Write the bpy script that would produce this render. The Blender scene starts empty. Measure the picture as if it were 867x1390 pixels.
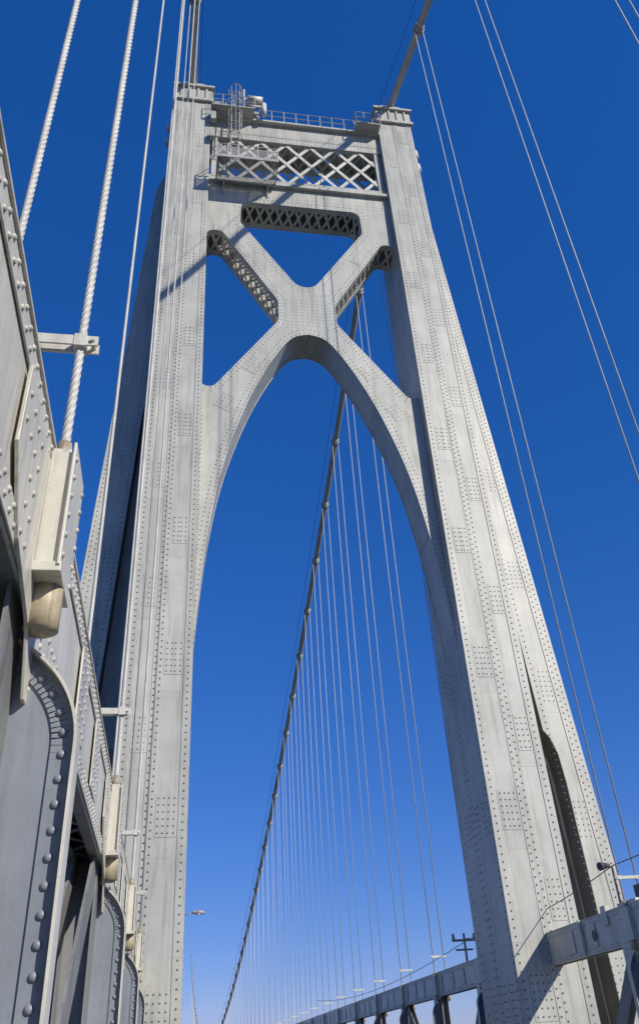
import bpy, bmesh, math, random
from mathutils import Vector, Matrix
random.seed(7)
S = bpy.context.scene
MID = 5.4

# ---------------------------------------------------------------- materials
def paint(name, base, var=0.12, rust=0.3, streak=0.3, scale=1.0, rough=0.5, bump=0.15, plates=True, patch=0.0, speck=0.5):
    m = bpy.data.materials.new(name); m.use_nodes = True
    nt = m.node_tree; N = nt.nodes; L = nt.links
    bs = N['Principled BSDF']; bs.inputs['Roughness'].default_value = rough
    tc = N.new('ShaderNodeTexCoord')
    def noise(sx, sy, sz, s, det=4, rg=0.6):
        mp = N.new('ShaderNodeMapping'); mp.inputs['Scale'].default_value = (sx, sy, sz)
        L.new(tc.outputs['Object'], mp.inputs['Vector'])
        n = N.new('ShaderNodeTexNoise'); n.inputs['Scale'].default_value = s
        n.inputs['Detail'].default_value = det; n.inputs['Roughness'].default_value = rg
        L.new(mp.outputs['Vector'], n.inputs['Vector']); return n.outputs['Fac']
    def ramp(src, p0, c0, p1, c1):
        r = N.new('ShaderNodeValToRGB'); e = r.color_ramp.elements
        e[0].position = p0; e[0].color = c0; e[1].position = p1; e[1].color = c1
        L.new(src, r.inputs['Fac']); return r.outputs['Color']
    def mix(mode, fac, a, b):
        x = N.new('ShaderNodeMix'); x.data_type = 'RGBA'; x.blend_type = mode
        if isinstance(fac, float): x.inputs['Factor'].default_value = fac
        else: L.new(fac, x.inputs['Factor'])
        for k, v in ((6, a), (7, b)):
            if isinstance(v, tuple): x.inputs[k].default_value = v
            else: L.new(v, x.inputs[k])
        return x.outputs[2]
    lo = tuple(c*(1-var) for c in base)+(1,); hi = tuple(min(1, c*(1+var)) for c in base)+(1,)
    col = ramp(noise(1, 1, 1, 0.55*scale), 0.35, lo, 0.65, hi)
    if plates:
        sp = N.new('ShaderNodeSeparateXYZ'); L.new(tc.outputs['Object'], sp.inputs[0])
        cb = N.new('ShaderNodeCombineXYZ'); L.new(sp.outputs['X'], cb.inputs['Y']); L.new(sp.outputs['Z'], cb.inputs['X'])
        br = N.new('ShaderNodeTexBrick'); br.inputs['Scale'].default_value = 1.0
        br.inputs['Brick Width'].default_value = 5.3; br.inputs['Row Height'].default_value = 0.83
        br.inputs['Mortar Size'].default_value = 0.008
        br.inputs['Color1'].default_value = (0.82, 0.85, 0.86, 1); br.inputs['Color2'].default_value = (1, 1, 0.99, 1)
        br.inputs['Mortar'].default_value = (0.6, 0.58, 0.54, 1)
        L.new(cb.outputs[0], br.inputs['Vector'])
        col = mix('MULTIPLY', 0.8, col, br.outputs['Color'])
    if patch > 0:
        pt = ramp(noise(1.2, 1.2, 0.45, 0.9, 7, 0.7), 0.50, (1, 1, 1, 1), 0.72, (0.55, 0.55, 0.54, 1))
        col = mix('MULTIPLY', patch, col, pt)
    st = ramp(noise(2.6*scale, 2.6*scale, 0.16*scale, 1.6, 5, 0.65), 0.5, (1, 1, 1, 1), 0.78, (0.42, 0.38, 0.32, 1))
    col = mix('MULTIPLY', streak, col, st)
    sp2 = ramp(noise(1, 1, 1, 9*scale, 6, 0.75), 0.56, (1, 1, 1, 1), 0.76, (0.5, 0.46, 0.4, 1))
    col = mix('MULTIPLY', speck, col, sp2)
    rm = ramp(noise(1.5*scale, 1.5*scale, 0.5*scale, 2.3, 8, 0.72), 0.65, (0, 0, 0, 1), 0.78, (rust, rust, rust, 1))
    col = mix('MIX', rm, col, (0.20, 0.105, 0.05, 1))
    L.new(col, bs.inputs['Base Color'])
    b = N.new('ShaderNodeBump'); b.inputs['Strength'].default_value = bump; b.inputs['Distance'].default_value = 0.02
    L.new(noise(1, 1, 1, 5*scale, 6, 0.7), b.inputs['Height']); L.new(b.outputs[0], bs.inputs['Normal'])
    return m

P_TOWER = paint('tower_paint', (0.485, 0.472, 0.42), 0.09, 0.4, 0.65, 1.0, patch=0.5, speck=0.35, rough=0.45, bump=0.08)
P_RIV   = paint('tower_rivet_paint', (0.15, 0.14, 0.12), 0.2, 0.3, 0.2, 1.0, plates=False, bump=0.0)
P_LATT  = paint('lattice_paint', (0.56, 0.545, 0.48), 0.15, 0.5, 0.4, 1.5, plates=False)
P_TRUSS = paint('truss_paint', (0.57, 0.545, 0.465), 0.10, 1.0, 0.65, 4.0, plates=False, rough=0.42, patch=0.2, speck=0.45)
P_WEB   = paint('shaded_web_paint', (0.20, 0.20, 0.195), 0.15, 0.6, 0.6, 3.0, plates=False)  # darkened colour carries the shade of undersides and voids
P_TRIV  = paint('truss_rivet_paint', (0.42, 0.40, 0.34), 0.2, 0.9, 0.3, 5.0, plates=False, bump=0.05)
P_GUS   = paint('shaded_gusset_paint', (0.22, 0.24, 0.27), 0.12, 0.35, 0.5, 2.5, plates=False, rough=0.42)  # dull blue-grey puts the shade on the gussets into their colour
P_RUST  = paint('rusty_socket', (0.42, 0.35, 0.23), 0.3, 1.0, 0.9, 9.0, plates=False)
P_CABLE = paint('cable_paint', (0.36, 0.355, 0.33), 0.12, 0.3, 0.3, 2.0, plates=False)
P_ROPE  = paint('rope_paint', (0.50, 0.49, 0.45), 0.12, 0.3, 0.3, 5.0, plates=False)
P_DARK  = paint('dark_steel', (0.05, 0.05, 0.055), 0.2, 0.3, 0.2, 2.0, plates=False)
P_PASS_SHADE = paint('passage_shade_paint', (0.075, 0.068, 0.056), 0.2, 0.6, 0.5, 2.0, plates=False)  # near-black coat, stands in for shade on the slot walls
P_ASPH  = paint('asphalt', (0.055, 0.055, 0.057), 0.2, 0.0, 0.1, 3.0, plates=False, rough=0.9)
P_CONC  = paint('concrete', (0.33, 0.32, 0.29), 0.12, 0.05, 0.3, 1.5, plates=False, rough=0.9)
P_WHITE = paint('road_paint_white', (0.7, 0.7, 0.68), 0.1, 0.0, 0.1, 3.0, plates=False)
P_YEL   = paint('road_paint_yellow', (0.65, 0.42, 0.04), 0.1, 0.0, 0.1, 3.0, plates=False)
P_WATER = paint('river_water', (0.03, 0.06, 0.075), 0.2, 0.0, 0.0, 0.05, plates=False, rough=0.12, bump=0.6)
P_GLASS = paint('lamp_lens', (0.65, 0.66, 0.66), 0.05, 0.0, 0.0, 1.0, plates=False, rough=0.15)

# ---------------------------------------------------------------- mesh helpers
def empty(name):
    e = bpy.data.objects.new(name, None); S.collection.objects.link(e); e.empty_display_size = 0.5; return e

class M:
    def __init__(s, name, mat, parent=None, smooth=False):
        s.n, s.m, s.p, s.sm, s.v, s.f = name, mat, parent, smooth, [], []
    def poly8(s, P):
        b = len(s.v); s.v += [tuple(p) for p in P]
        for q in ((0,3,2,1),(4,5,6,7),(0,1,5,4),(1,2,6,5),(2,3,7,6),(3,0,4,7)):
            s.f.append(tuple(b+i for i in q))
    def box(s, x0, x1, y0, y1, z0, z1):
        s.poly8([(x0,y0,z0),(x1,y0,z0),(x1,y1,z0),(x0,y1,z0),(x0,y0,z1),(x1,y0,z1),(x1,y1,z1),(x0,y1,z1)])
    def bar(s, a, b, w, t, side=Vector((0,1,0))):
        a, b = Vector(a), Vector(b); d = (b-a).normalized(); u = side - d*side.dot(d); u.normalize(); v = d.cross(u)
        P = []
        for c in (a, b):
            for su, sv in ((-1,-1),(1,-1),(1,1),(-1,1)):
                P.append(c + u*su*t/2 + v*sv*w/2)
        s.poly8(P)
    def tube(s, pts, r, n=10, cap=True):
        pts = [Vector(p) for p in pts]; b = len(s.v)
        for i, p in enumerate(pts):
            d = (pts[min(i+1, len(pts)-1)] - pts[max(i-1, 0)]).normalized()
            ref = Vector((1,0,0)) if abs(d.x) < 0.9 else Vector((0,0,1))
            u = d.cross(ref).normalized(); v = d.cross(u)
            rr = r[i] if isinstance(r, (list, tuple)) else r
            for k in range(n):
                a = 2*math.pi*k/n; s.v.append(tuple(p + u*math.cos(a)*rr + v*math.sin(a)*rr))
        for i in range(len(pts)-1):
            for k in range(n):
                s.f.append((b+i*n+k, b+i*n+(k+1)%n, b+(i+1)*n+(k+1)%n, b+(i+1)*n+k))
        if cap:
            s.f.append(tuple(b+k for k in range(n))); s.f.append(tuple(b+(len(pts)-1)*n+k for k in range(n)))
    def rope(s, x, y, z0, z1, R, step=0.035, pitch=0.42, n=24):
        b = len(s.v); c = int((z1-z0)/step)
        for i in range(c+1):
            z = z0+(z1-z0)*i/c; tw = 2*math.pi*z/pitch
            for k in range(n):
                a = 2*math.pi*k/n; r = R*(0.80+0.24*abs(math.cos(3*a)))
                s.v.append((x+r*math.cos(a+tw), y+r*math.sin(a+tw), z))
        for i in range(c):
            for k in range(n):
                s.f.append((b+i*n+k, b+i*n+(k+1)%n, b+(i+1)*n+(k+1)%n, b+(i+1)*n+k))
    def rivet(s, p, nrm, r=0.03, n=6, rings=2):
        p = Vector(p); nrm = Vector(nrm); ref = Vector((0,0,1)) if abs(nrm.z) < 0.9 else Vector((1,0,0))
        u = nrm.cross(ref).normalized(); v = nrm.cross(u); b = len(s.v)
        for j in range(rings):
            th = j/rings*math.pi/2
            rr = r*math.cos(th); h = r*0.75*math.sin(th)
            for k in range(n):
                a = 2*math.pi*k/n; s.v.append(tuple(p+u*rr*math.cos(a)+v*rr*math.sin(a)+nrm*h))
        s.v.append(tuple(p+nrm*r*0.75)); t = len(s.v)-1
        for j in range(rings-1):
            for k in range(n):
                s.f.append((b+j*n+k, b+j*n+(k+1)%n, b+(j+1)*n+(k+1)%n, b+(j+1)*n+k))
        for k in range(n): s.f.append((b+(rings-1)*n+k, b+(rings-1)*n+(k+1)%n, t))
    def done(s, recalc=True, bevel=0):
        me = bpy.data.meshes.new(s.n); me.from_pydata(s.v, [], s.f); me.materials.append(s.m)
        if recalc:
            bm = bmesh.new(); bm.from_mesh(me); bmesh.ops.recalc_face_normals(bm, faces=bm.faces); bm.to_mesh(me); bm.free()
        if s.sm: me.polygons.foreach_set('use_smooth', [True]*len(me.polygons))
        o = bpy.data.objects.new(s.n, me); S.collection.objects.link(o)
        if s.p: o.parent = s.p
        if bevel:
            b = o.modifiers.new('bevel', 'BEVEL'); b.width = bevel; b.segments = 2; b.limit_method = 'ANGLE'
        return o

def fillet(pts, rad, n=8):
    out = []; c = len(pts)
    for i in range(c):
        p = Vector(pts[i]); a = Vector(pts[i-1]); b = Vector(pts[(i+1) % c]); r = rad[i]
        if r <= 0: out.append(tuple(p)); continue
        u = (a-p).normalized(); v = (b-p).normalized(); ang = u.angle(v)
        t = min(r/math.tan(ang/2), (a-p).length*0.48, (b-p).length*0.48); r2 = t*math.tan(ang/2)
        s0 = p+u*t; s1 = p+v*t; cen = p+(u+v).normalized()*(r2/math.sin(ang/2))
        d0 = s0-cen; d1 = s1-cen; a0 = math.atan2(d0.y, d0.x); da = math.atan2(d1.y, d1.x)-a0
        while da > math.pi: da -= 2*math.pi
        while da < -math.pi: da += 2*math.pi
        for k in range(n+1):
            q = a0+da*k/n; out.append((cen.x+r2*math.cos(q), cen.y+r2*math.sin(q)))
    return out

def plate(name, loops, y0, y1, mat, parent):
    cu = bpy.data.curves.new(name, 'CURVE'); cu.dimensions = '2D'; cu.fill_mode = 'BOTH'; cu.extrude = (y1-y0)/2
    for lp in loops:
        sp = cu.splines.new('POLY'); sp.points.add(len(lp)-1); sp.use_cyclic_u = True
        for i, p in enumerate(lp): sp.points[i].co = (p[0], p[1], 0, 1)
    o = bpy.data.objects.new(name+'_c', cu); S.collection.objects.link(o)
    dg = bpy.context.evaluated_depsgraph_get(); dg.update()
    me = bpy.data.meshes.new_from_object(o.evaluated_get(dg))
    me.transform(Matrix.Translation((0, (y0+y1)/2, 0)) @ Matrix.Rotation(math.radians(90), 4, 'X'))
    bpy.data.objects.remove(o)
    me.materials.clear(); me.materials.append(mat); me.name = name
    ob = bpy.data.objects.new(name, me); S.collection.objects.link(ob); ob.parent = parent
    return ob

def spline(pts, n=8):
    out = []
    for i in range(len(pts)-1):
        p0 = Vector(pts[max(i-1, 0)]); p1 = Vector(pts[i]); p2 = Vector(pts[i+1]); p3 = Vector(pts[min(i+2, len(pts)-1)])
        for k in range(n):
            t = k/n
            out.append(tuple(0.5*((2*p1)+(p2-p0)*t+(2*p0-5*p1+4*p2-p3)*t*t+(3*p1-p0-3*p2+p3)*t**3)))
    out.append(tuple(pts[-1])); return out

def resample(lp, step, closed=True):
    pts = [Vector(p) for p in lp]
    if closed: pts.append(pts[0])
    out = []; acc = 0
    for a, b in zip(pts, pts[1:]):
        d = (b-a).length
        if d < 1e-6: continue
        while acc < d:
            q = a+(b-a)*acc/d; nn = Vector((-(b-a).y, (b-a).x))/d; out.append((q, nn)); acc += step
        acc -= d
    return out

# ================================================================ TOWER
T = empty('suspension_bridge_tower')
lerp = lambda a, b, t: a+(b-a)*t
def tz(z): return (z+10)/60.0
def yf(z): return lerp(27.35, 27.75, tz(z))
def yb(z): return lerp(31.0, 30.5, tz(z))
def hi_(z): return lerp(4.90, 5.17, tz(z))
HO = 7.25
RR = 0.034
def bo(z): return 8.0+(41.2-z)*0.0545
riv = M('rivets', P_RIV, T, True)
shaft = M('shaft_plates', P_TOWER, T); strips = M('cover_plates', P_TOWER, T)
def slab(mm, s, h0, h1, off, z0, z1):
    g = lambda h, z: h(z) if callable(h) else h
    P = []
    for z in (z0, z1):
        P += [(MID+s*g(h0, z), yf(z)-off, z), (MID+s*g(h1, z), yf(z)-off, z), (MID+s*g(h1, z), yf(z)+0.05, z), (MID+s*g(h0, z), yf(z)+0.05, z)]
    mm.poly8(P)
def F_(s, h, off, z, r=RR): riv.rivet((MID+s*h, yf(z)-off, z), (0,-1,0), r)
for s in (-1, 1):
    zs = [-44, 0, 49.0]
    for z0, z1 in zip(zs, zs[1:]):
        P = []
        for z in (z0, z1):
            P += [(MID+s*hi_(z), yf(z), z), (MID+s*HO, yf(z), z), (MID+s*HO, yb(z), z), (MID+s*hi_(z), yb(z), z)]
        shaft.poly8(P)
    slab(strips, s, hi_, lambda z: hi_(z)+0.30, 0.022, -20, 47.8)
    slab(strips, s, HO-0.30, HO+0.012, 0.022, -20, 47.8)
    slab(strips, s, 6.02, 6.36, 0.016, -20, 47.8)
    z = -4.0; k = 0
    while z < 47.6:
        F_(s, hi_(z)+0.15, 0.022, z); F_(s, HO-0.15, 0.022, z)
        F_(s, 6.10, 0.016, z); F_(s, 6.28, 0.016, z+0.11)
        for dy in (0.15, 1.7, 1.95, 3.1):
            riv.rivet((MID+s*hi_(z), yf(z)+dy, z), (-s,0,0), RR*0.9)
        z += 0.235
    z = 0.6; k = 0
    while z < 47:
        hgt = 1.3
        slab(strips, s, lambda z: hi_(z)+0.34, 5.98, 0.012, z, z+hgt)
        zo = z+2.6
        if zo+hgt < 47: slab(strips, s, 6.40, HO-0.34, 0.012, zo, zo+hgt)
        for j in range(6):
            zz = z+0.12+j*0.21
            for h in (hi_(zz)+0.43, hi_(zz)+0.60, 5.73, 5.90): F_(s, h, 0.012, zz, RR*0.9)
            zz = zo+0.12+j*0.21
            if zz < 47:
                for h in (6.50, 6.67, 6.84): F_(s, h, 0.012, zz, RR*0.9)
        for j in range(6):
            for dy in (0.5, 0.72, 1.2, 1.42, 2.3, 2.6):
                riv.rivet((MID+s*hi_(z), yf(z)+dy, z+j*0.2), (-s,0,0), RR*0.85)
        z += 5.3; k += 1
shaft.done()

# buttress (outer flared leg), arched passage
pass_shade = M('passage_shade_lining', P_PASS_SHADE, T)  # added lining, its dark colour paints in the passage shade
ihf = lambda z: 7.3 if z > 25.5 else lerp(9.08, 7.66, (z+1.7)/26.2)
for s in (-1, 1):
    mir = lambda L_: [(MID+s*x, z) for x, z in L_]
    out = mir([(7.05, -44), (7.05, 43.6), (7.42, 43.2), (7.72, 42.2), (bo(41.2), 41.2), (bo(-44), -44)])
    hole = mir([(7.2, -1.7), (7.2, 26.5), (7.42, 26.5), (7.66, 24.5), (8.40, 9.9), (8.62, 9.6), (8.80, 9.0), (8.88, 8.0), (9.0, 3.0), (9.12, -1.7)])
    plate('buttress_web_front', [out, hole], 29.5, 30.5, P_TOWER, T)
    hole2 = mir(fillet([(7.3, -1.7), (7.3, 9.6), (8.72, 9.6), (9.07, -1.7)], [0, 0.5, 0.65, 0], 10))
    plate('buttress_web_back', [mir([(7.05, -44), (7.05, 43.4), (7.7, 42.0), (bo(41.2)-0.02, 41.0), (bo(-44)-0.02, -44)]), hole2], 30.5, 33.6, P_TOWER, T)
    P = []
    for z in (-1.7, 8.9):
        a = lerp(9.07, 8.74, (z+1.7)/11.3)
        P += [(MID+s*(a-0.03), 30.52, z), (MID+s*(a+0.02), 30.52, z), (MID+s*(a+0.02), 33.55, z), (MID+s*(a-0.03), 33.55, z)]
    pass_shade.poly8(P)
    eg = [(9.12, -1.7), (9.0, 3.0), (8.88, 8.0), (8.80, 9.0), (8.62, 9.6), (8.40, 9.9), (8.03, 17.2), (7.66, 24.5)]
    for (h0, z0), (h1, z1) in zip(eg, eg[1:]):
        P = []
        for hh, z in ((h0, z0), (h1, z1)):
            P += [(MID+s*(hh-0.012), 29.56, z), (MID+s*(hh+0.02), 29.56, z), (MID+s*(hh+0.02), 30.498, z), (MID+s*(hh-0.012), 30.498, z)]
        pass_shade.poly8(P)
    P = []
    for z in (-20, 41.0):
        P += [(MID+s*(bo(z)-0.42), 29.475, z), (MID+s*(bo(z)+0.03), 29.475, z), (MID+s*(bo(z)+0.03), 31.9, z), (MID+s*(bo(z)-0.42), 29.55, z)]
    strips.poly8(P)
    z = -3.0
    while z < 41:
        riv.rivet((MID+s*(bo(z)-0.1), 29.475, z), (0,-1,0), RR); riv.rivet((MID+s*(bo(z)-0.3), 29.475, z+.12), (0,-1,0), RR)
        ih = ihf(z)
        if ih+0.1 < bo(z)-0.5: riv.rivet((MID+s*(ih+0.14), 29.5, z), (0,-1,0), RR)
        z += 0.24
    z = 1.0
    while z < 39:
        ih = ihf(z)
        if bo(z)-ih > 0.75:
            a, b = MID+s*(ih+0.22), MID+s*(bo(z)-0.46)
            nn = max(2, int(abs(b-a)/0.17))
            for j in range(7):
                for i in range(nn):
                    riv.rivet((lerp(a, b, (i+0.5)/nn), 29.5, z+0.06+j*0.2), (0,-1,0), RR*0.85)
        z += 5.0
strips.done(); pass_shade.done()

# portal frame with X openings and pointed arch
up = fillet([(-3.3,38.8),(3.3,38.8),(3.35,37.0),(0.0,31.55),(-3.35,37.0)], [0.5,0.5,0.55,0.75,0.55])
side = [(-5.15,36.1),(-4.35,36.2),(-1.45,31.1),(-1.45,29.7),(-5.15,24.2)]
lf = fillet(side, [0.45,0.45,0.7,0.7,0.4]); rt = [(-x, z) for x, z in lf]
archL = spline([(-5.3,6.0),(-5.12,10.0),(-4.95,13.2),(-4.62,17.0),(-4.05,20.6),(-3.15,23.8),(-2.2,26.2),(-1.3,27.9),(-0.7,28.62),(0,28.85)], 6)
archfull = archL + [(-x, z) for x, z in archL[-2::-1]]
outer = [(-5.35,6.0),(-5.35,40.25),(5.35,40.25),(5.35,6.0)] + archfull[::-1]
sh = lambda L_: [(MID+x, z) for x, z in L_]
YP0, YP1 = 28.05, 29.75
plate('portal_front_plate', [sh(outer), sh(up), sh(lf), sh(rt)], YP0, YP0+0.07, P_TOWER, T)
plate('portal_back_plate', [sh(outer), sh(up), sh(lf), sh(rt)], YP1-0.07, YP1, P_TOWER, T)
sof = M('portal_soffits', P_TOWER, T); lac = M('portal_lacing', P_LATT, T); lac2 = M('opening_lacing', P_LATT, T)
def band(lp, closed, w0, w1, inset, t, mm):
    n = len(lp)
    for i in range(n if closed else n-1):
        a = Vector(lp[i]); b = Vector(lp[(i+1) % n]); d = b-a
        if d.length < 1e-5: continue
        nn = Vector((-d.y, d.x)).normalized()
        a1, b1, a2, b2 = a+nn*inset, b+nn*inset, a+nn*(inset+t), b+nn*(inset+t)
        mm.poly8([(a1.x,w0,a1.y),(b1.x,w0,b1.y),(b1.x,w1,b1.y),(a1.x,w1,a1.y),(a2.x,w0,a2.y),(b2.x,w0,b2.y),(b2.x,w1,b2.y),(a2.x,w1,a2.y)])
def area(lp): return sum(lp[i][0]*lp[(i+1)%len(lp)][1]-lp[(i+1)%len(lp)][0]*lp[i][1] for i in range(len(lp)))
def cw(lp): return lp if area(lp) < 0 else lp[::-1]
A = sh(archfull)
band(A, False, YP0+0.075, YP1-0.075, 0.02, 0.05, sof)
for lp in (up, lf, rt):
    q = cw(sh(lp))
    band(q, True, YP0+0.072, YP0+0.34, 0.004, 0.03, sof)
    band(q, True, YP1-0.34, YP1-0.072, 0.004, 0.03, sof)
    rs = resample(q, 0.55); n = len(rs)
    for i in range(n):
        (p, nn), (p2, _) = rs[i], rs[(i+1) % n]
        if (p2-p).length > 1.2: continue
        ya, yb_ = (YP0+0.2, YP1-0.2)
        p = p+nn*0.05; p2 = p2+nn*0.05
        side_ = Vector((nn.x, 0, nn.y))
        lac2.bar((p.x, ya, p.y), (p2.x, yb_, p2.y), 0.14, 0.03, side_)
        p3, p4 = p+nn*0.035, p2+nn*0.035
        lac2.bar((p4.x, ya, p4.y), (p3.x, yb_, p3.y), 0.14, 0.03, side_)
    for off in (0.10, 0.30):
        for p, nn in resample(q, 0.22):
            w = p+nn*off
            if abs(w.x-MID) < 5.1: riv.rivet((w.x, YP0, w.y), (0,-1,0), RR*0.9)
for off in (0.10, 0.32):
    for p, nn in resample(A, 0.22, False):
        w = p+nn*off
        if abs(w.x-MID) < 5.05: riv.rivet((w.x, YP0, w.y), (0,-1,0), RR*0.9)
for off in (0.2, 1.4):
    for p, nn in resample(A, 0.25, False):
        w = p+nn*0.02; riv.rivet((w.x, YP0+off, w.y), (-nn.x,0,-nn.y), RR*0.8)
sof.done(); lac2.done()
gp = M('portal_splice_plates', P_TOWER, T)
for i in range(9):
    for j in range(10):
        x = -1.05+i*0.26; z = 29.25+j*0.22
        if not (z < 29.4 and abs(x) < 0.6): riv.rivet((MID+x, YP0, z), (0,-1,0), RR*0.8)
def splice(cx, cz, ang, w, l):
    d = Vector((math.cos(ang), 0, math.sin(ang))); a = Vector((MID+cx, YP0-0.002, cz))-d*l/2; b = a+d*l
    gp.bar(a, b, w, 0.02)
    v = Vector((-d.z, 0, d.x))
    for i in range(int(l/0.2)):
        for j in range(int(w/0.17)):
            if j in (2,) : continue
            q = a+d*(0.1+i*0.2)+v*(-w/2+0.1+j*0.17); riv.rivet((q.x, YP0-0.012, q.z), (0,-1,0), RR*0.8)
for s in (-1, 1):
    splice(s*2.95, 34.9, math.atan2(5.3, s*3.1), 0.85, 1.1)
    splice(s*2.72, 26.62, math.atan2(-5.5, s*3.7), 0.72, 1.0)
    splice(s*3.95, 24.25, math.atan2(-5.5, s*3.2), 0.85, 0.9)
    for z in [i*0.235+17.5 for i in range(95)]:
        if z < 23.5 or z > 37: riv.rivet((MID+s*5.0, YP0, z), (0,-1,0), RR*0.9)
for x in [-4.6+i*0.22 for i in range(43)]:
    for z in (39.15, 39.4, 40.05): riv.rivet((MID+x, YP0, z), (0,-1,0), RR*0.85)
gp.done()

# lattice strut + top girder
cb = M('strut_chords', P_TOWER, T)
X0, X1 = MID-5.2, MID+5.2
cb.box(X0, X1, 27.80, 30.07, 40.25, 40.47)
cb.box(X0, X1, 28.0, 28.3, 40.47, 40.95); cb.box(X0, X1, 29.7, 30.0, 40.47, 40.95)
cb.box(X0, X1, 28.0, 28.3, 44.7, 45.2); cb.box(X0, X1, 29.7, 30.0, 44.7, 45.2)
cb.box(X0, X1, 27.98, 30.02, 45.2, 46.35); cb.box(X0, X1, 27.7, 30.2, 46.35, 46.5)
for x in (MID-5.0, MID+4.7):
    cb.box(x, x+0.3, 28.04, 28.26, 40.95, 44.7)
cb.done()
for y in (28.14, 29.86):
    zb, zt = 40.9, 44.75; run = 2.95; pitch = 1.475
    for i in range(-3, 9):
        for sg in (1, -1):
            xa = X0+0.1+i*pitch; xb = xa+run
            if sg < 0: xa, xb = xb, xa
            t0, t1 = 0.0, 1.0; lo_, hi2 = X0+0.15, X1-0.15
            for lim, up_ in ((lo_, False), (hi2, True)):
                f = (lim-xa)/(xb-xa)
                if (xb > xa) == (not up_): t0 = max(t0, f)
                else: t1 = min(t1, f)
            if t1-t0 < 0.05: continue
            lac.bar((lerp(xa, xb, t0), y+0.02*sg, lerp(zb, zt, t0)), (lerp(xa, xb, t1), y+0.02*sg, lerp(zb, zt, t1)), 0.2, 0.035)
for i in range(14):
    x = X0+0.3+i*0.74
    lac.bar((x, 28.3, 44.85), (x+0.74, 29.7, 44.85), 0.12, 0.03, Vector((0,0,1)))
    lac.bar((x+0.74, 28.3, 44.79), (x, 29.7, 44.79), 0.12, 0.03, Vector((0,0,1)))
lac.done()
for x in [X0+0.15+i*0.22 for i in range(46)]:
    for z in (40.6, 40.85, 44.8, 45.08): riv.rivet((x, 28.0, z), (0,-1,0), RR*0.8)
    for z in (45.32, 46.2): riv.rivet((x, 27.98, z), (0,-1,0), RR*0.8)
riv.done(recalc=False)

# leg caps and saddles
cap = M('leg_caps', P_TOWER, T)
for s in (-1, 1):
    def cbx(h0, h1, y0, y1, z0, z1):
        a, b = MID+s*h0, MID+s*h1; cap.box(min(a,b), max(a,b), y0, y1, z0+0.35, z1+0.35)
    cbx(5.02, 7.42, 27.55, 30.75, 47.3, 47.55)
    cbx(5.1, 7.32, 27.68, 30.6, 47.55, 48.7)
    cbx(4.98, 7.46, 27.5, 30.8, 48.7, 48.9)
    cbx(5.3, 7.2, 27.9, 30.4, 48.9, 49.5)
    cbx(5.65, 6.95, 28.1, 30.2, 49.5, 50.05)
    for h in (5.4, 5.9, 6.4, 6.9):
        cbx(h, h+0.12, 27.6, 27.7, 47.55, 48.7)
cap.done(bevel=0.02)

# railings, ladder, platform and fixtures on top
rl = M('top_railings', P_CABLE, T)
def rail(p0, p1, h=1.1, n=10, r=0.028):
    p0, p1 = Vector(p0), Vector(p1)
    for k in range(n+1):
        q = p0.lerp(p1, k/n); rl.tube([q, q+Vector((0,0,h))], r, 6)
    for hh in (h*0.5, h): rl.tube([p0+Vector((0,0,hh)), p1+Vector((0,0,hh))], r, 6)
rail((X0, 27.75, 46.5), (X1, 27.75, 46.5), n=14); rail((X0, 30.15, 46.5), (X1, 30.15, 46.5), n=14)
rl.box(MID+3.6, MID+5.1, 27.1, 27.7, 46.4, 46.48); rail((MID+3.6, 27.12, 46.45), (MID+5.1, 27.12, 46.45), n=3); rail((MID+3.6, 27.12, 46.45), (MID+3.6, 27.7, 46.45), n=1)
rl.box(MID-5.1, MID-2.6, 27.0, 27.7, 46.4, 46.48); rail((MID-5.1, 27.02, 46.45), (MID-2.6, 27.02, 46.45), n=4)
rl.done()
ld = M('access_ladder', P_CABLE, T)
lx = MID-3.95
for dx in (0, 0.45): ld.tube([(lx+dx, 27.35, 41.2), (lx+dx, 27.35, 48.6)], 0.04, 6)
for i in range(25): ld.tube([(lx, 27.35, 41.3+i*0.3), (lx+0.45, 27.35, 41.3+i*0.3)], 0.022, 5)
for z in (43.5, 44.4, 45.3, 46.8, 47.6, 48.4):
    ring = [(lx+0.22+0.4*math.cos(a), 27.3-0.42*abs(math.sin(a))*1.4, z) for a in [math.pi*k/8 for k in range(9)]]
    ld.tube(ring, 0.03, 5)
for a in (0.3, 0.9, 1.57, 2.24, 2.84):
    ld.tube([(lx+0.22+0.4*math.cos(a), 27.3-0.42*abs(math.sin(a))*1.4, 43.5), (lx+0.22+0.4*math.cos(a), 27.3-0.42*abs(math.sin(a))*1.4, 48.4)], 0.02, 5)
ld.done()
pf = M('maintenance_platform', P_CABLE, T)
px0, px1, py0, py1, pz = MID-4.7, MID-1.45, 26.3, 27.75, 40.2
for x in [px0+i*0.09 for i in range(int((px1-px0)/0.09)+1)]:
    pf.box(x, x+0.04, py0, py1, pz, pz+0.04)
pf.box(px0-.05, px1+.05, py0-.06, py0, pz-.1, pz+.12); pf.box(px0-.05, px1+.05, py1, py1+.06, pz-.1, pz+.12)
pf.box(px0-.05, px0, py0, py1, pz-.1, pz+.1); pf.box(px1, px1+.05, py0, py1, pz-.1, pz+.1)
for x in [px0+i*0.06 for i in range(int((px1-px0)/0.06)+1)]: pf.box(x, x+0.03, py0-.03, py0-.015, pz+.12, pz+0.85)
for k in range(7):
    x = lerp(px0, px1, k/6); pf.tube([(x, py0-0.02, pz), (x, py0-0.02, pz+1.15)], 0.035, 6)
for h in (0.85, 1.15): pf.tube([(px0, py1, pz+h), (px0, py0, pz+h), (px1, py0, pz+h), (px1, py1, pz+h)], 0.035, 6)
for x in (px0+0.4, px1-0.4): pf.bar((x, py1, pz-0.1), (x, YP0, pz-0.9), 0.08, 0.08); pf.box(x-.04, x+.04, py1, YP0+.01, pz-.1, pz)
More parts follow.
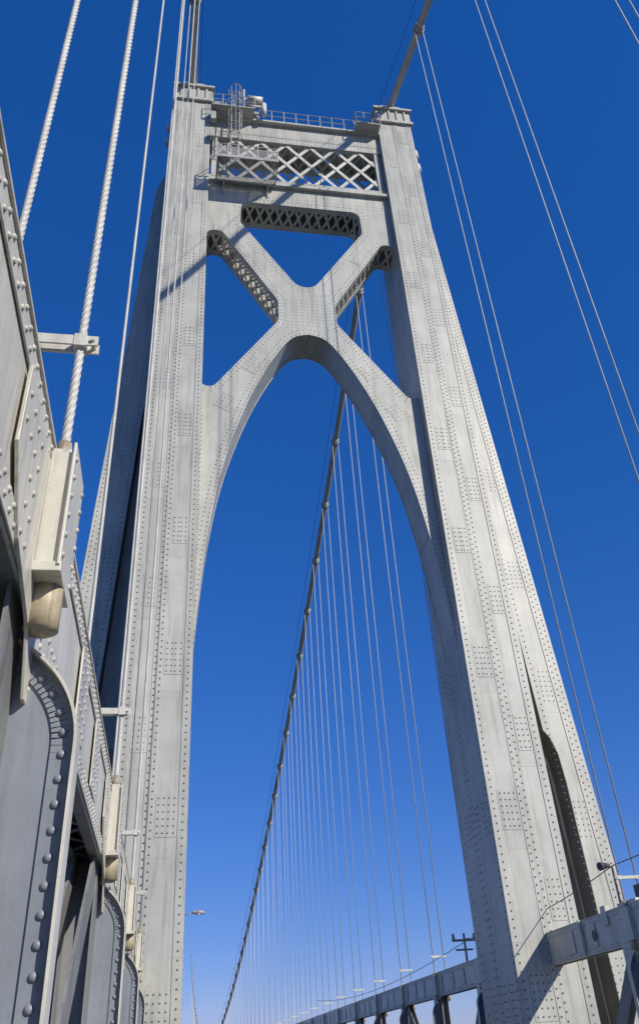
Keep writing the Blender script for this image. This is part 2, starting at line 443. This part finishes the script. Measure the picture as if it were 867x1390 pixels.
pf.done()
fx = M('beacon_and_pipes', P_LATT, T, True)
fx.tube([(MID-3.1, 27.4, 47.1), (MID-3.1, 27.4, 47.3), (MID-2.0, 27.4, 47.3)], 0.07, 10)
fx.tube([(MID-3.0, 27.3, 47.75), (MID-2.1, 27.3, 47.75)], 0.27, 16)
fx.tube([(MID-2.0, 27.4, 46.5), (MID-2.0, 27.4, 47.6)], [0.16, 0.16], 12)
fx.tube([(MID-3.2, 27.4, 46.5), (MID-3.2, 27.4, 49.0)], 0.06, 10)
for s in (-1, 1):
    for z in (43.9, 45.3):
        x = MID+s*7.55; fx.tube([(x, 28.4, z), (x, 28.4, z+0.7)], [0.16, 0.13], 10)
fx.done()
mc = M('hoist_machinery', P_CABLE, T)
mc.box(MID-4.95, MID-4.2, 27.85, 29.2, 46.5, 48.2); mc.box(MID-4.85, MID-4.4, 27.6, 27.85, 46.8, 47.7)
mc.box(MID-3.4, MID-2.2, 28.0, 29.3, 46.5, 47.8); mc.box(MID-3.3, MID-2.6, 28.2, 29.0, 47.8, 48.3)
mc.box(MID+4.2, MID+4.9, 28.0, 29.2, 46.5, 47.7)
mc.bar((MID-4.9, 27.5, 46.1), (MID-3.0, 27.5, 48.3), 0.08, 0.08); mc.box(MID-5.15, MID-4.85, 27.3, 27.6, 45.4, 46.3)
mc.box(MID-5.15, MID-4.9, 27.3, 27.6, 43.6, 44.3)
mc.done(bevel=0.02)
pr = M('masonry_pier', P_CONC, T)
pr.box(MID-14, MID+14, 24, 36, -46, -42); pr.done()

# ================================================================ CABLES
def cz(y):
    if y <= 29: return 50.55-0.40*(29-y)+0.00075*(29-y)**2
    return 4.75+45.8*((257-y)/228.0)**2
ys = [-90+i*3 for i in range(40)]; ys = [y for y in ys if y < 28]+[28.2, 29, 29.8]+[31+i*4 for i in range(112)]
PAN = [3.6+6.1*k for k in range(-14, 72)]
HW = 6.3
for s in (-1, 1):
    E = empty('main_cable'); x = MID+s*HW
    c = M('cable_wrap', P_CABLE, E, True)
    c.tube([(x, y, cz(y)) for y in ys], 0.215, 18); c.done()
    b = M('cable_bands', P_CABLE, E, True)
    for y in PAN:
        if abs(y-28) < 1.5 or y > 470: continue
        sl = (cz(y+0.3)-cz(y-0.3))/0.6; d = Vector((0, 1, sl)).normalized(); p = Vector((x, y, cz(y)))
        b.tube([p-d*0.32, p-d*0.30, p+d*0.30, p+d*0.32], [0.22, 0.275, 0.275, 0.22], 16)
        b.tube([p-d*0.06, p+d*0.06], 0.34, 16)
    b.done()
    h = M('hand_ropes', P_DARK, E)
    for dx in (-0.4, 0.4):
        h.tube([(x+dx, y, cz(y)+1.15) for y in ys], 0.018, 5)
    for y in PAN[::2]:
        if y > 470: continue
        for dx in (-0.4, 0.4): h.tube([(x+dx*0.55, y, cz(y)), (x+dx, y, cz(y)+1.15)], 0.02, 5)
    h.done()
    SU = empty('suspender_ropes')
    near = M('twisted_ropes', P_ROPE, SU, True); far = M('ropes', P_ROPE, SU, True); cl = M('rope_clamps', P_TRUSS, SU)
    for y in PAN:
        if abs(y-28) < 1.5 or y > 470: continue
        for sg in (-1, 1):
            xr = x+sg*0.24
            bot = 1.8
            if s < 0 and 2 < y < 17: near.rope(xr, y, bot, cz(y), 0.026, step=0.035 if y < 8 else 0.05, pitch=0.34)
            else: far.tube([(xr, y, bot), (xr, y, cz(y))], 0.022, 8)
        if y < 120 and cz(y) > 6:
            z = 3.48
            for q in (-1, 1): cl.box(x-0.34, x+0.34, y+q*0.036-0.006, y+q*0.036+0.006, z-0.035, z+0.035)
            for sg in (-1, 1):
                cl.box(x+sg*0.24-0.035, x+sg*0.24+0.035, y-0.048, y+0.048, z-0.045, z+0.045)
                cl.tube([(x+sg*0.31, y-0.06, z), (x+sg*0.31, y+0.06, z)], 0.014, 6)
    near.done(); far.done(); cl.done()

# ================================================================ STIFFENING TRUSSES
def truss(s, ztop):
    E = empty('stiffening_truss'); x = MID+s*HW
    ch = M('top_chord', P_TRUSS, E); rv = M('truss_rivets', P_TRIV, E, True); web = M('web_members', P_WEB, E)
    gs = M('bracket_gussets', P_GUS, E); fl = M('bracket_flanges', P_TRUSS, E); br = M('rope_brackets', P_TRUSS, E); so = M('rope_sockets', P_RUST, E, True)
    dk = M('chord_lacing_and_shade', P_DARK, E)
    zb = ztop-0.86; inn = -s
    segs = [(-60, 27.6), (31.3, 470)]
    xi = x+inn*0.18; xo = x-inn*0.18
    def bx(m_, a, b, *r): m_.box(min(a, b), max(a, b), *r)
    for a, b in segs:
        bx(ch, xi, xi-inn*0.02, a, b, zb, ztop); bx(ch, xo, xo+inn*0.02, a, b, zb, ztop)
        bx(ch, xi+inn*0.03, xo-inn*0.03, a, b, ztop, ztop+0.022)
        bx(ch, xi+inn*0.004, xi+inn*0.016, a, b, ztop-0.14, ztop-0.001)
        bx(ch, xi+inn*0.004, xi+inn*0.016, a, b, zb, zb+0.14)
        bx(web, xi-inn*0.02, xi-inn*0.11, a, b, zb+0.001, zb+0.016)
        bx(web, xo+inn*0.02, xo+inn*0.11, a, b, zb+0.001, zb+0.016)
        bx(web, xi, xo, a, b, -3.9, -3.3)
        bx(dk, xi-inn*0.14, xi-inn*0.15, a, b, zb+0.05, ztop-0.02)  # dark sheets paint in the shade inside the hollow chord
        bx(dk, xo+inn*0.025, xo+inn*0.035, a, b, zb+0.03, ztop-0.02)
    y = -6.0; ymax = 60
    while y < ymax:
        if 27.6 < y < 31.4: y += 0.12; continue
        q = 8 if y < 12 and s < 0 else 5; R = 3 if q == 8 else 2
        for z in (ztop-0.04, ztop-0.105, zb+0.045, zb+0.105):
            rv.rivet((xi+inn*0.016, y+(0.06 if z in (ztop-0.105, zb+0.105) else 0), z), (inn,0,0), 0.016 if s < 0 else 0.022, q, R)
        y += 0.12 if s < 0 else 0.16
    for k, y in enumerate(PAN):
        if y < -10 or y > 200 or abs(y-28) < 1.5: continue
        near = y < 12 and s < 0; q = 10 if near else 5; R = 4 if near else 2
        b0 = len(ch.v); X_a, X_b = xi+inn*0.016, xi+inn*0.034
        prof = [(y-0.85, ztop-0.15), (y-0.85, zb+0.30), (y-0.55, zb+0.02), (y-0.05, zb-0.14), (y+0.12, zb-0.42), (y+0.75, zb-0.42), (y+0.75, ztop-0.15)]
        for X in (X_a, X_b): ch.v += [(X, a, b) for a, b in prof]
        n = len(prof); ch.f.append(tuple(b0+i for i in range(n))); ch.f.append(tuple(b0+n+i for i in range(n)))
        for i in range(n): ch.f.append((b0+i, b0+(i+1)%n, b0+n+(i+1)%n, b0+n+i))
        if y < 60:
            for i in range(13):
                for j in range(8):
                    if 3 < i < 9 and 2 < j: continue
                    yq, zq = y-0.79+i*0.122, zb-0.35+j*0.135
                    if yq < y+0.14 and zq < zb+0.04: continue
                    if yq < y-0.55 and zq < zb+0.34: continue
                    rv.rivet((xi+inn*0.034, yq, zq), (inn,0,0), 0.016 if s < 0 else 0.02, q, R)
        for dy in (2.1, 3.6):
            bx(ch, xi+inn*0.016, xi+inn*0.03, y+dy, y+dy+0.55, zb+0.15, ztop-0.15)
            if y < 40:
                for i in range(4):
                    for j in range(5): rv.rivet((xi+inn*0.03, y+dy+0.07+i*0.137, zb+0.21+j*0.11), (inn,0,0), 0.016, q, R)
        bx(web, xi-inn*0.0-inn*0.03, xi-inn*0.05, y-0.22, y+0.22, -3.4, zb+0.3); bx(web, xo+inn*0.03, xo+inn*0.05, y-0.22, y+0.22, -3.4, zb+0.3)
        bx(web, xi-inn*0.05, xo+inn*0.05, y-0.012, y+0.012, -3.4, zb+0.3)
        za, zc = (zb+0.2, -3.5) if k % 2 else (-3.5, zb+0.2)
        for off in (0.06, 0.26):
            X = xi-inn*off; web.bar((X, y, za), (X, y+6.1, zc), 0.4, 0.03, Vector((1,0,0)))
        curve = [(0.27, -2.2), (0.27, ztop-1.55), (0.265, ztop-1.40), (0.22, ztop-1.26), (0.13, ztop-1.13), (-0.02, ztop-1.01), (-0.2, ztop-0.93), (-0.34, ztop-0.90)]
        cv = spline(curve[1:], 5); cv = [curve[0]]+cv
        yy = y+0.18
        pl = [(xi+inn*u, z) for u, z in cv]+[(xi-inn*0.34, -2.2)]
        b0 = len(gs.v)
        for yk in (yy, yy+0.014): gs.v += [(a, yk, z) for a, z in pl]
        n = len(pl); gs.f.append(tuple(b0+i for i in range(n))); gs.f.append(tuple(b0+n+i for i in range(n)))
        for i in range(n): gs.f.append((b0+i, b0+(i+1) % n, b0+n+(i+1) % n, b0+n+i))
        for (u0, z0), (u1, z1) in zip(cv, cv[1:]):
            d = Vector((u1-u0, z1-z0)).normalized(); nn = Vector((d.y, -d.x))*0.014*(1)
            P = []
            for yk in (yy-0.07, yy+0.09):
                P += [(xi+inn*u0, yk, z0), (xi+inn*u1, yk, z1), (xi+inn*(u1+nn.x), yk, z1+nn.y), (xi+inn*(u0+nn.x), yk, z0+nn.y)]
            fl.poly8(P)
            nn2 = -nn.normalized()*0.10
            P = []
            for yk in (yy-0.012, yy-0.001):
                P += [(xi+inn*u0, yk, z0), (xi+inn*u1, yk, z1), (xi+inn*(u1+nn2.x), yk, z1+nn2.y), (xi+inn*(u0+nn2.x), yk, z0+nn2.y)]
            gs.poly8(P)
        if y < 40:
            for p, nn in resample(cv, 0.105, False):
                w = p+nn*0.05
                rv2.rivet((xi+inn*w.x, yy-0.012, w.y), (0,-1,0), 0.02, q+2, R)
        for dd, xb in ((inn, xi), (-inn, xo)):
            xr = x+dd*0.24
            bx(br, xb+dd*0.034, xb+dd*0.14, y-0.17, y-0.13, zb+0.12, ztop-0.1); bx(br, xb+dd*0.034, xb+dd*0.14, y+0.13, y+0.17, zb+0.12, ztop-0.1)
            bx(br, xb+dd*0.14, xb+dd*0.155, y-0.2, y+0.2, zb+0.1, ztop-0.06)
            bx(br, xb+dd*0.03, xb+dd*0.16, y-0.19, y+0.19, zb+0.07, zb+0.12)
            bx(br, xb+dd*0.03, xb+dd*0.12, y-0.13, y+0.13, ztop-0.14, ztop-0.05)
            so.tube([(xr+dd*0.02, y, zb+0.07), (xr+dd*0.02, y, zb+0.0), (xr+dd*0.02, y, zb-0.14), (xr+dd*0.02, y, zb-0.142), (xr+dd*0.02, y, zb-0.16)], [0.078, 0.08, 0.08, 0.05, 0.045], 20)
            so.tube([(xr, y, ztop-0.05), (xr, y, ztop+0.08)], [0.05, 0.035], 14)
            if near:
                for j in range(6):
                    for dy in (-0.16, 0.16): rv.rivet((xb+dd*0.155, y+dy, zb+0.17+j*0.11), (dd,0,0), 0.016, q, R)
        if s > 0 and y < 26:
            bx(br, xi+inn*0.02, xo, y-0.5, y+0.5, ztop+0.022, ztop+0.09)
            bx(br, xi+inn*0.05, xi-inn*0.08, y+1.2, y+1.5, ztop-0.3, ztop+0.16)
            bx(br, xi+inn*0.10, xi+inn*0.016, y-1.5, y-1.42, zb, ztop+0.03); bx(br, xi+inn*0.10, xi+inn*0.016, y+2.9, y+2.98, zb, ztop+0.03)
            for dy in (-2.3, 2.2):
                dk.tube([(xi+inn*0.03, y+dy, zb+0.42), (xi+inn*0.034, y+dy, zb+0.42)], 0.14, 16)  # dark discs put in for the shade of open holes
    y = -6
    while y < 45:
        if not 27 < y < 31.5:
            dk.bar((xi-inn*0.05, y, zb+0.02), (xo+inn*0.05, y+0.35, zb+0.02), 0.06, 0.012, Vector((0,0,1)))
            dk.bar((xo+inn*0.05, y+0.35, zb+0.021), (xi-inn*0.05, y+0.7, zb+0.021), 0.06, 0.012, Vector((0,0,1)))
        y += 0.7
    for m_ in (ch, web, fl, br): m_.done(bevel=0.004 if s < 0 and m_ in (ch, br) else 0)
    gs.done(); rv.done(recalc=False); so.done(); dk.done()
    return E
rv2 = M('bracket_rivets', P_GUS, None, True)
EL = truss(-1, 2.67); rv2.p = EL; rv2.done(recalc=False)
rv2 = M('bracket_rivets', P_GUS, None, True)
ER = truss(1, 2.85); rv2.p = ER; rv2.done(recalc=False)

# ================================================================ DECK, RIVER
D = empty('bridge_deck')
d = M('walkway', P_CONC, D); d.box(MID-HW+0.35, 1.2, -80, 480, -1.85, -1.65); d.box(1.2, 1.4, -80, 480, -1.85, -1.5); d.box(9.4, 9.6, -80, 480, -1.85, -1.5); d.done()
d = M('roadway', P_ASPH, D); d.box(1.4, 9.4, -80, 480, -2.0, -1.75); d.done()
d = M('lane_markings', P_WHITE, D)
for k in range(-10, 60): d.box(6.7, 6.82, k*8, k*8+3, -1.749, -1.745)
d.done()
d = M('centre_line', P_YEL, D); d.box(4.1, 4.2, -80, 480, -1.749, -1.745); d.box(4.35, 4.45, -80, 480, -1.749, -1.745); d.done()
d = M('floor_beams', P_TRUSS, D)
for y in PAN:
    if y > -60 and y < 470: d.box(MID-HW, MID+HW, y-0.2, y+0.2, -3.0, -2.05)
d.done()
w = M('river', P_WATER); w.v = [(-4000,-4000,-45),(4000,-4000,-45),(4000,6000,-45),(-4000,6000,-45)]; w.f = [(0,1,2,3)]; w.done(recalc=False)

# ================================================================ LAMP AND SMALL THINGS
L_ = empty('street_lamp')
m = M('pole_and_arm', P_CABLE, L_, True)
m.tube([(0.55,58,-1.7),(0.55,58,6.9),(0.62,58,7.45),(0.85,58,7.85),(1.25,58,8.0),(1.5,58,8.0)], [0.1,0.06,0.05,0.05,0.045,0.045], 10); m.done()
m = M('lamp_head', P_CABLE, L_, True)
m.tube([(1.35,58,8.0),(1.55,58,8.02),(1.9,58,8.02),(2.15,58,7.97),(2.2,58,7.95)], [0.05,0.11,0.13,0.09,0.02], 12); m.done()
m = M('lens', P_GLASS, L_, True); m.tube([(1.8,58,7.93),(1.8,58,7.86)], [0.13,0.07], 12); m.done()

V_ = empty('navigation_light')
m = M('post_and_crossarm', P_CABLE, V_); m.tube([(11.7,36.2,2.85),(11.7,36.2,3.9)], 0.05, 8); m.box(11.2,12.2,36.15,36.25,3.62,3.7); m.box(11.3,12.0,36.15,36.25,3.3,3.36)
for xx in (11.25,12.12): m.tube([(xx,36.2,3.7),(xx,36.2,3.9)], [0.07,0.05], 8)
m.done()
V2 = empty('floodlight')
m = M('bracket_and_head', P_DARK, V2)
m.tube([(11.7,22.6,2.85),(11.7,22.6,3.85),(11.45,22.6,3.9)], 0.03, 8)
m.tube([(11.62,22.6,3.9),(11.3,22.5,3.86)], [0.05,0.11], 10); m.box(11.85,12.2,21.6,22.0,2.95,3.3); m.tube([(12.0,21.8,2.85),(12.0,21.8,3.0)],0.05,8); m.done()
W_ = empty('overhead_wire')
m = M('wires', P_DARK, W_)
def cat(a, b, sag, n=14):
    a, b = Vector(a), Vector(b); return [a.lerp(b, k/n)-Vector((0,0,sag*4*(k/n)*(1-k/n))) for k in range(n+1)]
m.tube(cat((11.7,36.2,3.7),(11.7,22.6,3.88),0.3), 0.014, 5); m.tube(cat((11.7,22.6,3.88),(11.7,-20,4.3),0.3), 0.014, 5)
m.tube(cat((11.7,36.2,3.6),(11.7,75,3.9),0.6), 0.014, 5); m.done()

# ================================================================ LIGHT
AZ, EL_ = math.radians(40), math.radians(33)
sd = Vector((math.sin(AZ)*math.cos(EL_), -math.cos(AZ)*math.cos(EL_), math.sin(EL_)))
sun = bpy.data.lights.new('sun', 'SUN'); sun.energy = 4.9; sun.angle = math.radians(0.5); sun.color = (1.0, 0.95, 0.85)
so = bpy.data.objects.new('sun', sun); S.collection.objects.link(so); so.rotation_euler = sd.to_track_quat('Z', 'Y').to_euler()
W = bpy.data.worlds.new('World'); S.world = W; W.use_nodes = True; nt = W.node_tree
bg = nt.nodes['Background']; sk = nt.nodes.new('ShaderNodeTexSky'); sk.sky_type = 'NISHITA'; sk.sun_disc = False
sk.sun_elevation = EL_; sk.sun_rotation = math.radians(180)-AZ; sk.air_density = 1.0; sk.dust_density = 0.0; sk.ozone_density = 5.0; sk.altitude = 300
gm = nt.nodes.new('ShaderNodeGamma'); gm.inputs[1].default_value = 0.61
hs = nt.nodes.new('ShaderNodeHueSaturation'); hs.inputs['Saturation'].default_value = 1.62; hs.inputs['Value'].default_value = 1.55
mx = nt.nodes.new('ShaderNodeMix'); mx.data_type = 'RGBA'; mx.blend_type = 'MULTIPLY'; mx.inputs['Factor'].default_value = 1.0; mx.inputs[7].default_value = (0.60, 0.61, 1.0, 1)
nt.links.new(sk.outputs[0], gm.inputs[0]); nt.links.new(gm.outputs[0], hs.inputs['Color']); nt.links.new(hs.outputs[0], mx.inputs[6])
nt.links.new(mx.outputs[2], bg.inputs[0]); bg.inputs[1].default_value = 0.145
S.view_settings.view_transform = 'Standard'; S.view_settings.look = 'None'; S.view_settings.exposure = 0

# ================================================================ CAMERA
cd = bpy.data.cameras.new('camera'); co = bpy.data.objects.new('camera', cd); S.collection.objects.link(co); S.camera = co
e = math.radians(35.3); yw = math.radians(11.0); rl_ = math.radians(3.75)
F = Vector((math.cos(e)*math.sin(yw), math.cos(e)*math.cos(yw), math.sin(e))); R0 = Vector((math.cos(yw), -math.sin(yw), 0)); U0 = R0.cross(F)
Xi = math.cos(rl_)*R0-math.sin(rl_)*U0; Yi = math.sin(rl_)*R0+math.cos(rl_)*U0
mt = Matrix((Xi, Yi, -F)).transposed().to_4x4(); co.matrix_world = mt
cd.sensor_width = 36; cd.lens = 28.88; cd.shift_y = -45/1390; cd.clip_start = 0.05; cd.clip_end = 9000
print('done')
